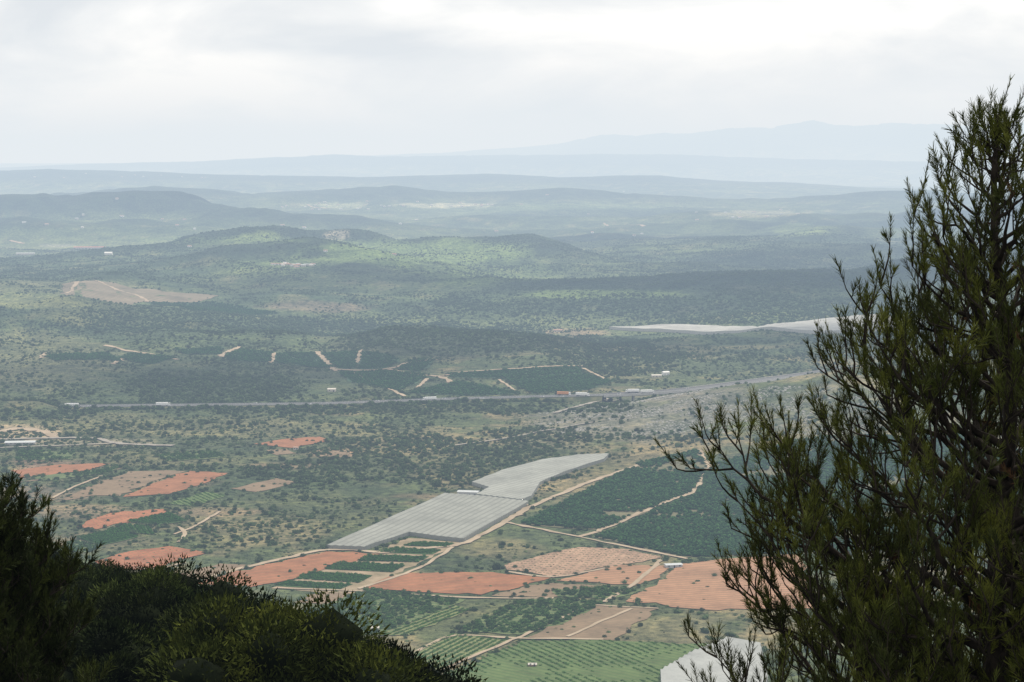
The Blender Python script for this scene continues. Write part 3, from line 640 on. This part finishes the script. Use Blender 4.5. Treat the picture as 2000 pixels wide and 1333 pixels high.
for wp,rs,tsp,ang,size,kind in ORCH:
    c,s=math.cos(ang),math.sin(ang); X=np.array([p[0] for p in wp]);Y=np.array([p[1] for p in wp])
    a=X*c+Y*s; b_=-X*s+Y*c
    ga,gb=np.meshgrid(np.arange(a.min(),a.max(),rs),np.arange(b_.min(),b_.max(),tsp)); jj=.8 if kind=='g' else .2; ga=ga.ravel()+rng.normal(0,jj,ga.size); gb=gb.ravel()+rng.normal(0,jj+.15,gb.size)
    x=ga*c-gb*s; y=ga*s+gb*c; m=inpoly(x,y,wp)&(rng.uniform(0,1,len(x))<(.88 if kind in 'sg' else .97)); x=x[m];y=y[m]
    if (kind=='o' and rs<7) or kind=='g':
        gap=fbm(x/45,y/45,60,3); k2=gap+rng.uniform(-.08,.08,len(x))<(.72 if kind=='o' else .66); x=x[k2];y=y[k2]
    if kind=='b' and rs==5.0:
        gap=fbm(x/30,y/30,61,3); k2=gap+rng.uniform(-.1,.1,len(x))<.6; x=x[k2];y=y[k2]
    z=hz(x,y)+.2; sc=size*rng.uniform(.7,1.14,len(x)); acc[kind][0].append(np.stack([x,y,z-.2],1)); acc[kind][1].append(np.stack([sc,sc,sc*rng.uniform(.8,1.1,len(x))],1))
def PO(k,*a): plant_out(a[0],a[1],np.concatenate(acc[k][0]),np.concatenate(acc[k][1]),*a[2:])
PO('o',"orange_tree","orange_grove",om,"single dark green citrus tree in an orchard row","tree","citrus trees in orchard rows")
PO('g',"olive_tree","olive_grove",gm,"single leafy green fruit tree in a grassy plot","tree","fruit trees in grassy plots")
PO('s',"almond_tree","almond_grove",sm,"single small round fruit tree in a plot","tree","young fruit trees in plots")
PO('b',"crop_bush","crop_rows",cm,"single bright green crop bush in a row","plant","bright green crop bushes")
PO('h',"hedge_bush","hedge_rows",hm_,"single dense green bush in a hedge row","plant","dense green hedge bushes")
# rocks on the ridge
rockm=noise_mat("limestone",[(.3,(.22,.215,.20)),(.7,(.38,.37,.34))],.7,3,.9,.1,.2)
rm=[]
for i in range(3):
    bm=bmesh.new(); bmesh.ops.create_icosphere(bm,subdivisions=1,radius=1)
    for v in bm.verts: v.co=Vector((v.co.x*random.uniform(.6,1.3),v.co.y*random.uniform(.6,1.3),v.co.z*random.uniform(.3,.8)))
    me=bpy.data.meshes.new("rock"); bm.to_mesh(me); bm.free(); me.materials.append(rockm); rm.append(me)
nr=12000; ur=rng.uniform(1050,1700,nr); yr=rng.uniform(1800,2200,nr); xr=(ur-1000)/F*yr; zr=hz(xr,yr); vr=HV+(H-zr)*F/yr
k=(vr>755)&(vr<850)&(fbm(xr/40,yr/25,91,3)>.49)
xr,yr,zr=xr[k],yr[k],zr[k]; bl=np.zeros(len(xr),bool)
for p in BLOCK: bl|=inpoly(xr,yr,p)
xr,yr,zr=xr[~bl],yr[~bl],zr[~bl]; s=rng.uniform(.4,1.3,len(xr))
plant_out("rock","rocky_outcrop",np.stack([xr,yr,zr],1),np.stack([s*1.5,s,s*.8],1),rm,"single pale limestone rock on the ridge","rock","limestone rocks on the ridge",100)
# ---------------------------------------------------------------- detailed pines
barkm=noise_mat("pine_bark",[(.35,(.014,.011,.009)),(.65,(.042,.034,.026))],9,4,.9,.1)
needm=noise_mat("pine_needles",[(.3,(.020,.026,.006)),(.48,(.056,.067,.012)),(.66,(.13,.14,.022))],2.4,3,.6,.12)
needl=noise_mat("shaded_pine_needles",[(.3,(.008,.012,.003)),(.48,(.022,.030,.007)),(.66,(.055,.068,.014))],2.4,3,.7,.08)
deadm=noise_mat("dry_needles",[(.3,(.05,.025,.012)),(.7,(.11,.06,.03))],5,3)
def nrm(v): return v/(np.linalg.norm(v)+1e-9)
def needles(shoots,per,nl,nw,seed,spr=.8):
    r=np.random.default_rng(seed); S=np.array([np.concatenate([p,d,[L]]) for p,d,L in shoots])
    vary=r.uniform(.7,1.25,len(S)); S=np.repeat(np.c_[S,vary],per,axis=0); n=len(S)
    p=S[:,:3];d=S[:,3:6];L=S[:,6];vy=S[:,7]
    k=r.uniform(0,1,n)**.62; rv=r.normal(size=(n,3)); rv-= (rv*d).sum(1)[:,None]*d; rv/=np.linalg.norm(rv,axis=1)[:,None]
    spread=((spr*1.1-spr*.5*k)*vy*r.uniform(.6,1.3,n))[:,None]
    nd=d+rv*spread; nd/=np.linalg.norm(nd,axis=1)[:,None]
    base=p+d*(L*k)[:,None]; ln=(nl*vy*r.uniform(.6,1.15,n)*(1-.2*k))[:,None]
    w=np.cross(nd,r.normal(size=(n,3))); w/=np.linalg.norm(w,axis=1)[:,None]
    V=np.stack([base-w*nw/2,base+w*nw/2,base+nd*ln*.97+w*nw*.2,base+nd*ln*.97-w*nw*.2],1).reshape(-1,3)
    Fq=np.arange(4*n).reshape(-1,4); return V,Fq
def polytube(pts,r0,r1,V,Fq,n=6):
    pts=np.array(pts); m=len(pts); o=len(V)
    for i in range(m):
        d=nrm(pts[min(i+1,m-1)]-pts[max(i-1,0)]); a=np.cross(d,[.3,.1,1.]); a=nrm(a); c=np.cross(d,a); r=r0+(r1-r0)*i/(m-1)
        for k in range(n):
            an=k/n*6.28318; V.append(pts[i]+(math.cos(an)*a+math.sin(an)*c)*r)
    for i in range(m-1):
        for k in range(n): Fq.append((o+i*n+k,o+i*n+(k+1)%n,o+(i+1)*n+(k+1)%n,o+(i+1)*n+k))
def make_pine(base,trunk,radf,hs,nprim,lab,seed,per=44,nl=.068,nw=.0042,tw=1.0,shL=(.08,.23),step=.12,dens=.5,bias=1.0,mat=None):
    r=random.Random(seed); V=[];Fq=[];shoots=[];dead=[]
    tr=np.array(trunk,float)
    def tp(h): return np.array([np.interp(h,tr[:,2],tr[:,0]),np.interp(h,tr[:,2],tr[:,1]),h])
    Ht=tr[-1,2]
    ths=np.linspace(0,Ht,26); polytube([tp(h)+np.array([r.gauss(0,.015),r.gauss(0,.015),0]) for h in ths],.17*tw,.012,V,Fq,9)
    up=np.array([0,0,1.])
    def addshoot(p,d,s=1):
        dd=nrm(np.array(d)*.6+up*.75+np.array([r.gauss(0,.16) for _ in range(3)])); L=r.uniform(*shL)*s
        shoots.append((p,dd,L)); polytube([p,p+dd*L],.004,.002,V,Fq,3)
    def twig(p,d,L,lev,dn):
        n=max(3,int(L/.11)+1); P_=[p]; dd=nrm(d)
        for i in range(n):
            dd=nrm(dd+up*.14+np.array([r.gauss(0,.12) for _ in range(3)])); P_.append(P_[-1]+dd*L/n)
        polytube(P_,.005+.009*L,.004,V,Fq,4)
        addshoot(P_[-1],dd,1.1)
        for i in range(1,n+1):
            side=np.cross(dd,[r.gauss(0,1),r.gauss(0,1),r.gauss(0,1)]); side=nrm(side)
            if lev==0 and L>.28 and i<n and r.random()<dn*1.2: twig(P_[i],nrm(dd*.8+side*.7+up*.15),L*(1-i/n)*.6+.12,1,dn)
            elif r.random()<dn*1.4 and i>n*.25: addshoot(P_[i],dd*.6+side*.75,.85)
    for k in range(nprim):
        f=((k+r.random())/nprim)**bias; he=hs[0]+(hs[1]-hs[0])*f
        dn=dens*(1.05-.05*f)
        az=k*2.39996+r.uniform(-.4,.4); R=radf(he,az)*r.uniform(.5,1.0)
        end=tp(min(he,Ht))*1; end[2]=he; end[0]+=math.cos(az)*R; end[1]+=math.sin(az)*R
        hr=max(.4,he-R*r.uniform(.45,.8)-.12); root=tp(hr)
        L=np.linalg.norm(end-root); n=max(4,int(L/step)); P_=[]
        mid=(root+end)/2; mid[2]-=L*.12; mid[:2]=mid[:2]+(end[:2]-root[:2])*.1
        for i in range(n+1):
            q=i/n; pp=root*(1-q)**2+mid*2*q*(1-q)+end*q*q
            P_.append(pp+np.array([r.gauss(0,.012) for _ in range(3)])*(0<i))
        polytube(P_,.009+.016*L,.004,V,Fq,5)
        for i in range(max(1,int(n*.38)),n+1):
            q=i/n; d=nrm(P_[i]-P_[i-1]); side=nrm(np.cross(d,[r.gauss(0,1),r.gauss(0,1),r.gauss(0,1)]))
            if r.random()<dn*1.45: twig(P_[i],nrm(d*.6+side*.8+up*.25),min(L*.35+.06,(1-q)*L*.3+r.uniform(.14,.32)),0,dn)
            if q>.7: addshoot(P_[i],d*.6+side*.6,.9)
            if q<.6 and r.random()<.10: dead.append((P_[i],nrm(side-up*.4),.12))
        addshoot(P_[-1],d,1.2)
    for h in np.linspace(Ht*.82,Ht,12): addshoot(tp(h),np.array([r.gauss(0,.4),r.gauss(0,.4),1]),1.2)
    e=link(bpy.data.objects.new("pine_tree",None)); e.location=base; top(e,lab,"tree")
    part("trunk",np_mesh("trunk",np.array(V),Fq,[barkm],True),e)
    nv,nf=needles(shoots,per,nl,nw,seed); part("crown",np_mesh("crown",nv,nf,[mat or needm]),e)
    if dead:
        dv,df=needles(dead,40,.07,.006,seed+1,.9); o=part("dry_needle_clump",np_mesh("dry_needle_clump",dv,df,[deadm]),e); o["kind"]="stuff"
    return e
yd=12.0; bx=(1958-1000)/F*yd; bz=hz1(bx,yd)
def hv_(v): return H-(v-HV)/F*yd-bz
PR=[(1400,680),(1333,660),(1290,610),(1230,560),(1150,560),(1060,590),(960,620),(850,600),(760,555),(690,500),(650,350),(600,275),(500,240),(400,175),(330,105),(270,50),(220,22)]
hh_=[hv_(a) for a,b_ in PR]; rr_=[b_/F*yd for a,b_ in PR]
def radf(h,az): 
    R=float(np.interp(h,hh_,rr_)); lump=1+.10*math.sin(3*az+h*2.1)
    return R*lump-.04
Ht=hv_(225)
make_pine((bx,yd,bz),[(-.1,0,-.3),(0,0,2),(.03,0,4),(-.05,0,5.6),(.05,0,hv_(700)),(-.04,0,hv_(450)),(-.02,0,Ht)],radf,(hv_(1440),hv_(250)),155,"tall aleppo pine with upright needle shoots",3,dens=.49)
yd2=22.0; bx2=(-50-1000)/F*yd2; bz2=hz1(bx2,yd2)
h2=lambda v:H-(v-HV)/F*yd2-bz2
PR2=[(1400,210),(1200,200),(1100,170),(1040,130),(980,105),(940,60),(915,25)]
hh2=[h2(a) for a,_ in PR2]; rr2=[b_/F*yd2 for _,b_ in PR2]
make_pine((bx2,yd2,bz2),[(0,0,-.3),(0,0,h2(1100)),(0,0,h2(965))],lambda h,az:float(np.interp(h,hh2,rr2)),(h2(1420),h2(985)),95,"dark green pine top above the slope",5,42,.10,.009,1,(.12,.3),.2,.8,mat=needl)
# ---------------------------------------------------------------- pines of the near slope
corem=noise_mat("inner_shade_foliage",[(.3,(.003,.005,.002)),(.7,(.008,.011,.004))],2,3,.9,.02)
slopem=[noise_mat("slope_pine_needles",[(.34,(.004,.007,.002)),(.5,(.013,.020,.005)),(.66,(.038,.049,.011))],.9,3,.8,.03,.5,True),
        noise_mat("young_pine_needles",[(.32,(.008,.012,.003)),(.5,(.026,.034,.006)),(.68,(.068,.078,.013))],1.2,3,.8,.03,.3,True)]
def crown_mesh(seed,mat,nclump=52,per=900):
    r=np.random.default_rng(seed); bm=bmesh.new(); cent=[]
    for k in range(nclump):
        th=r.uniform(0,6.28); c=r.uniform(-.35,1); s=math.sqrt(1-c*c); R=r.uniform(.65,1.05)
        cen=np.array([math.cos(th)*s*R*1.9,math.sin(th)*s*R*1.9,2.7+c*R*2.0]); cr=r.uniform(.35,.85); cent.append((cen,cr))
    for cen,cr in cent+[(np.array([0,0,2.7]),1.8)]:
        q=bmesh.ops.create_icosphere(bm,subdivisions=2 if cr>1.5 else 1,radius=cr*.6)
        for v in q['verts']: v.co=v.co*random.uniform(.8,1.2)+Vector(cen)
    me=bpy.data.meshes.new("tmp"); bm.to_mesh(me); bm.free()
    cv=np.array([v.co[:] for v in me.vertices]); cf=np.array([p.vertices[:] for p in me.polygons]); bpy.data.meshes.remove(me)
    C_=np.repeat(np.array([np.concatenate([c,[q]]) for c,q in cent]),per,axis=0); n=len(C_)
    d=r.normal(size=(n,3)); d[:,2]+=.35; d/=np.linalg.norm(d,axis=1)[:,None]; p=C_[:,:3]+d*C_[:,3:4]*r.uniform(.6,1.02,n)[:,None]
    nd=d*1.0+np.array([0,0,.45])+r.normal(0,.35,(n,3)); nd/=np.linalg.norm(nd,axis=1)[:,None]
    w=np.cross(nd,r.normal(size=(n,3))); w/=np.linalg.norm(w,axis=1)[:,None]; L=r.uniform(.05,.14,n)[:,None]
    nv=np.stack([p-w*.02,p+w*.02,p+nd*L],1).reshape(-1,3)
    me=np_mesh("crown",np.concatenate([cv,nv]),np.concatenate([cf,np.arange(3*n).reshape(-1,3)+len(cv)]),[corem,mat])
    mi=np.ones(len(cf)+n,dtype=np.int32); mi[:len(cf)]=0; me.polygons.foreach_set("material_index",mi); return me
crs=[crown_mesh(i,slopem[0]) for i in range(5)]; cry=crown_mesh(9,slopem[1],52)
tv,tf=[],[]; polytube([np.array(a,float) for a in [(0,0,-1),(.05,0,1),(0,.05,2.6),(0,0,4.3)]],.16,.04,tv,tf,8)
for k in range(7):
    a=k*.9; polytube([np.array([0,0,1.2+.3*k]),np.array([math.cos(a)*.7,math.sin(a)*.7,1.6+.3*k]),np.array([math.cos(a)*1.4,math.sin(a)*1.4,2.3+.3*k])],.06,.02,tv,tf,5)
trm=np_mesh("trunk",np.array(tv),tf,[barkm],True)
LIMU,LIMV=[0,100,200,400,600,700,800,860],[1075,1088,1118,1168,1228,1275,1325,1375]
spots=[]
tries=0
while len(spots)<200 and tries<30000:
    tries+=1
    y=random.uniform(45,168); t=random.uniform(-.30,-.045); x=t*y; u=1000+F*t
    z=hz1(x,y)
    if z<286-.33*y-.5 : continue
    if any((x-a)**2+(y-b_)**2<(1.9+1.1*s0)**2 for a,b_,s0 in spots): continue
    s=random.uniform(.9,1.8)
    lim=np.interp(u,LIMU,LIMV)+random.gauss(6,15)
    smax=(H-(lim-HV)/F*y-z)/4.8
    if smax<.4: continue
    s=min(s,smax)
    spots.append((x,y,s))
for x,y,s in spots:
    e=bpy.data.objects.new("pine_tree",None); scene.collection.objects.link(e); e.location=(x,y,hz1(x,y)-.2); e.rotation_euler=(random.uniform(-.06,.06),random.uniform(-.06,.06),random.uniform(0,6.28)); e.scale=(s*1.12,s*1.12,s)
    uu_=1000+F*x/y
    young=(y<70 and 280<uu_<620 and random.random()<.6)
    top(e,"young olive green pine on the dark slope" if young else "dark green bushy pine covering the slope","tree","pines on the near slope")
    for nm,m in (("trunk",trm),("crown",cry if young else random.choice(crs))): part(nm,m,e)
n=1500; y=rng.uniform(42,300,n); t=rng.uniform(-.3,-.05,n); x=t*y; z=hz(x,y); s=rng.uniform(.22,.42,n)
k=(HV+(H-(z+5*s))*F/y)>np.interp(1000+F*t,LIMU,LIMV); x,y,z,s=x[k],y[k],z[k],s[k]
scatter_object("underbrush",np.stack([x,y,z-.45*s],1),np.stack([s*1.2,s*1.2,s],1),crs[:3],"dense dark green underbrush on the slope","undergrowth")
# ---------------------------------------------------------------- haze
bm=bmesh.new(); bmesh.ops.create_cube(bm,size=1)
for v in bm.verts: v.co=Vector((v.co.x*95000,v.co.y*95000+20000,440+v.co.z*1420))
me=bpy.data.meshes.new("haze_air"); bm.to_mesh(me); bm.free()
hm=bpy.data.materials.new("valley_haze"); hm.use_nodes=True; nt=hm.node_tree; nt.nodes.clear()
SIG=(6.2e-5,7.5e-5,9.4e-5); AIR=(.79,.845,.885)
mo=N(nt,"ShaderNodeOutputMaterial"); ab=N(nt,"ShaderNodeVolumeAbsorption"); em=N(nt,"ShaderNodeEmission"); ad=N(nt,"ShaderNodeAddShader")
dn=max(SIG)*1.2
ab.inputs["Density"].default_value=dn; ab.inputs["Color"].default_value=(*[1-s/dn for s in SIG],1)
ec=[s*a for s,a in zip(SIG,AIR)]; mxe=max(ec); em.inputs["Color"].default_value=(*[c/mxe for c in ec],1); em.inputs["Strength"].default_value=mxe
nt.links.new(ab.outputs[0],ad.inputs[0]); nt.links.new(em.outputs[0],ad.inputs[1]); nt.links.new(ad.outputs[0],mo.inputs["Volume"])
me.materials.append(hm); o=link(bpy.data.objects.new("haze_air",me)); o["kind"]="structure"; top(o,"pale glowing humid haze over the valley","haze_air")  # box of haze air; its emission stands for scattered daylight
# ---------------------------------------------------------------- world backdrop, sun, added shade clouds
SE,SA=math.radians(52),math.radians(35)
w=bpy.data.worlds.new("World"); scene.world=w; w.use_nodes=True; nt=w.node_tree; bg=nt.nodes["Background"]
sk=N(nt,"ShaderNodeTexSky"); sk.sky_type='NISHITA'; sk.sun_disc=False; sk.sun_elevation=SE; sk.sun_rotation=SA
tc=N(nt,"ShaderNodeTexCoord"); mp=N(nt,"ShaderNodeMapping"); mp.inputs["Scale"].default_value=(6,6,18); mp.inputs["Location"].default_value=(1.3,2.2,.9)
nz=N(nt,"ShaderNodeTexNoise"); nz.inputs["Scale"].default_value=1.2; nz.inputs["Detail"].default_value=7; nz.inputs["Roughness"].default_value=.5; nz.inputs["Distortion"].default_value=.4
nt.links.new(tc.outputs["Generated"],mp.inputs[0]); nt.links.new(mp.outputs[0],nz.inputs["Vector"])
cr=ramp(nt,[(.34,(7.6,7.7,7.85)),(.48,(10.4,10.4,10.35)),(.60,(13.6,13.5,13.3))]); nt.links.new(nz.outputs[0],cr.inputs[0])
mx=N(nt,"ShaderNodeMix",data_type='RGBA'); mx.inputs[0].default_value=.96; nt.links.new(sk.outputs[0],mx.inputs[6]); nt.links.new(cr.outputs[0],mx.inputs[7])
sx=N(nt,"ShaderNodeSeparateXYZ"); nt.links.new(tc.outputs["Generated"],sx.inputs[0])
mr=N(nt,"ShaderNodeMapRange"); mr.inputs[1].default_value=-.03; mr.inputs[2].default_value=0.0; nt.links.new(sx.outputs[2],mr.inputs[0])
mg=N(nt,"ShaderNodeMix",data_type='RGBA'); mg.inputs[6].default_value=(.7,.8,.5,1); nt.links.new(mr.outputs[0],mg.inputs[0]); nt.links.new(mx.outputs[2],mg.inputs[7])
nt.links.new(mg.outputs[2],bg.inputs[0]); bg.inputs[1].default_value=.1
sun=bpy.data.lights.new("sun",'SUN'); sun.energy=3.8; sun.angle=math.radians(6); sun.color=(1,.95,.88)
so=link(bpy.data.objects.new("sun",sun))
dirv=Vector((math.sin(SA)*math.cos(SE),math.cos(SA)*math.cos(SE),math.sin(SE))); so.rotation_euler=dirv.to_track_quat('Z','Y').to_euler(); so.location=(0,0,400)
cloudm=noise_mat("cloud_white",[(.3,(.75,.76,.78)),(.7,(.85,.85,.86))],.004,4,1,0)
CZ=1500.0
def cloud(gx,gy,rx,ry,seed):  # unseen cloud added out of view, placed to shade ground point gx, gy
    r=random.Random(seed); bm=bmesh.new()
    for k in range(12):
        q=bmesh.ops.create_icosphere(bm,subdivisions=3,radius=1)
        a=r.uniform(0,6.28); d=r.uniform(0,.75); s=r.uniform(.28,.5)
        for v in q['verts']:
            c=v.co; f=1+.12*math.sin(c.x*7+k)*math.cos(c.y*6-k)
            v.co=Vector((c.x*s*rx*f+math.cos(a)*d*rx,c.y*s*ry*f+math.sin(a)*d*ry,max(c.z,-.25)*s*min(rx,ry)*.4*f))
    me=bpy.data.meshes.new("cloud"); bm.to_mesh(me); bm.free(); me.materials.append(cloudm); me.polygons.foreach_set("use_smooth",[True]*len(me.polygons))
    o=link(bpy.data.objects.new("cloud",me)); k=CZ/dirv.z; o.location=(gx+dirv.x*k,gy+dirv.y*k,CZ); top(o,"unseen white cumulus added to shade the valley","cloud","clouds added to shade the valley")
for i,(gx,gy,rx,ry) in enumerate([(-420,2600,380,220),(250,3050,450,260),(700,4100,700,420),(-350,4250,450,300),(900,5200,700,400),(-900,6500,800,500),(500,6900,900,450),(1700,7600,900,700),(-1700,8600,1000,600),(300,9300,1200,600),(-700,12000,1500,900)]): cloud(gx,gy,rx,ry,i+1)
cam=bpy.data.cameras.new("camera"); co=link(bpy.data.objects.new("camera",cam)); co.location=(0,0,H); co.rotation_euler=(math.pi/2,0,0)
cam.sensor_width=36; cam.lens=36*F/2000; cam.shift_y=-(666.5-HV)/2000; cam.clip_start=.5; cam.clip_end=120000
scene.camera=co
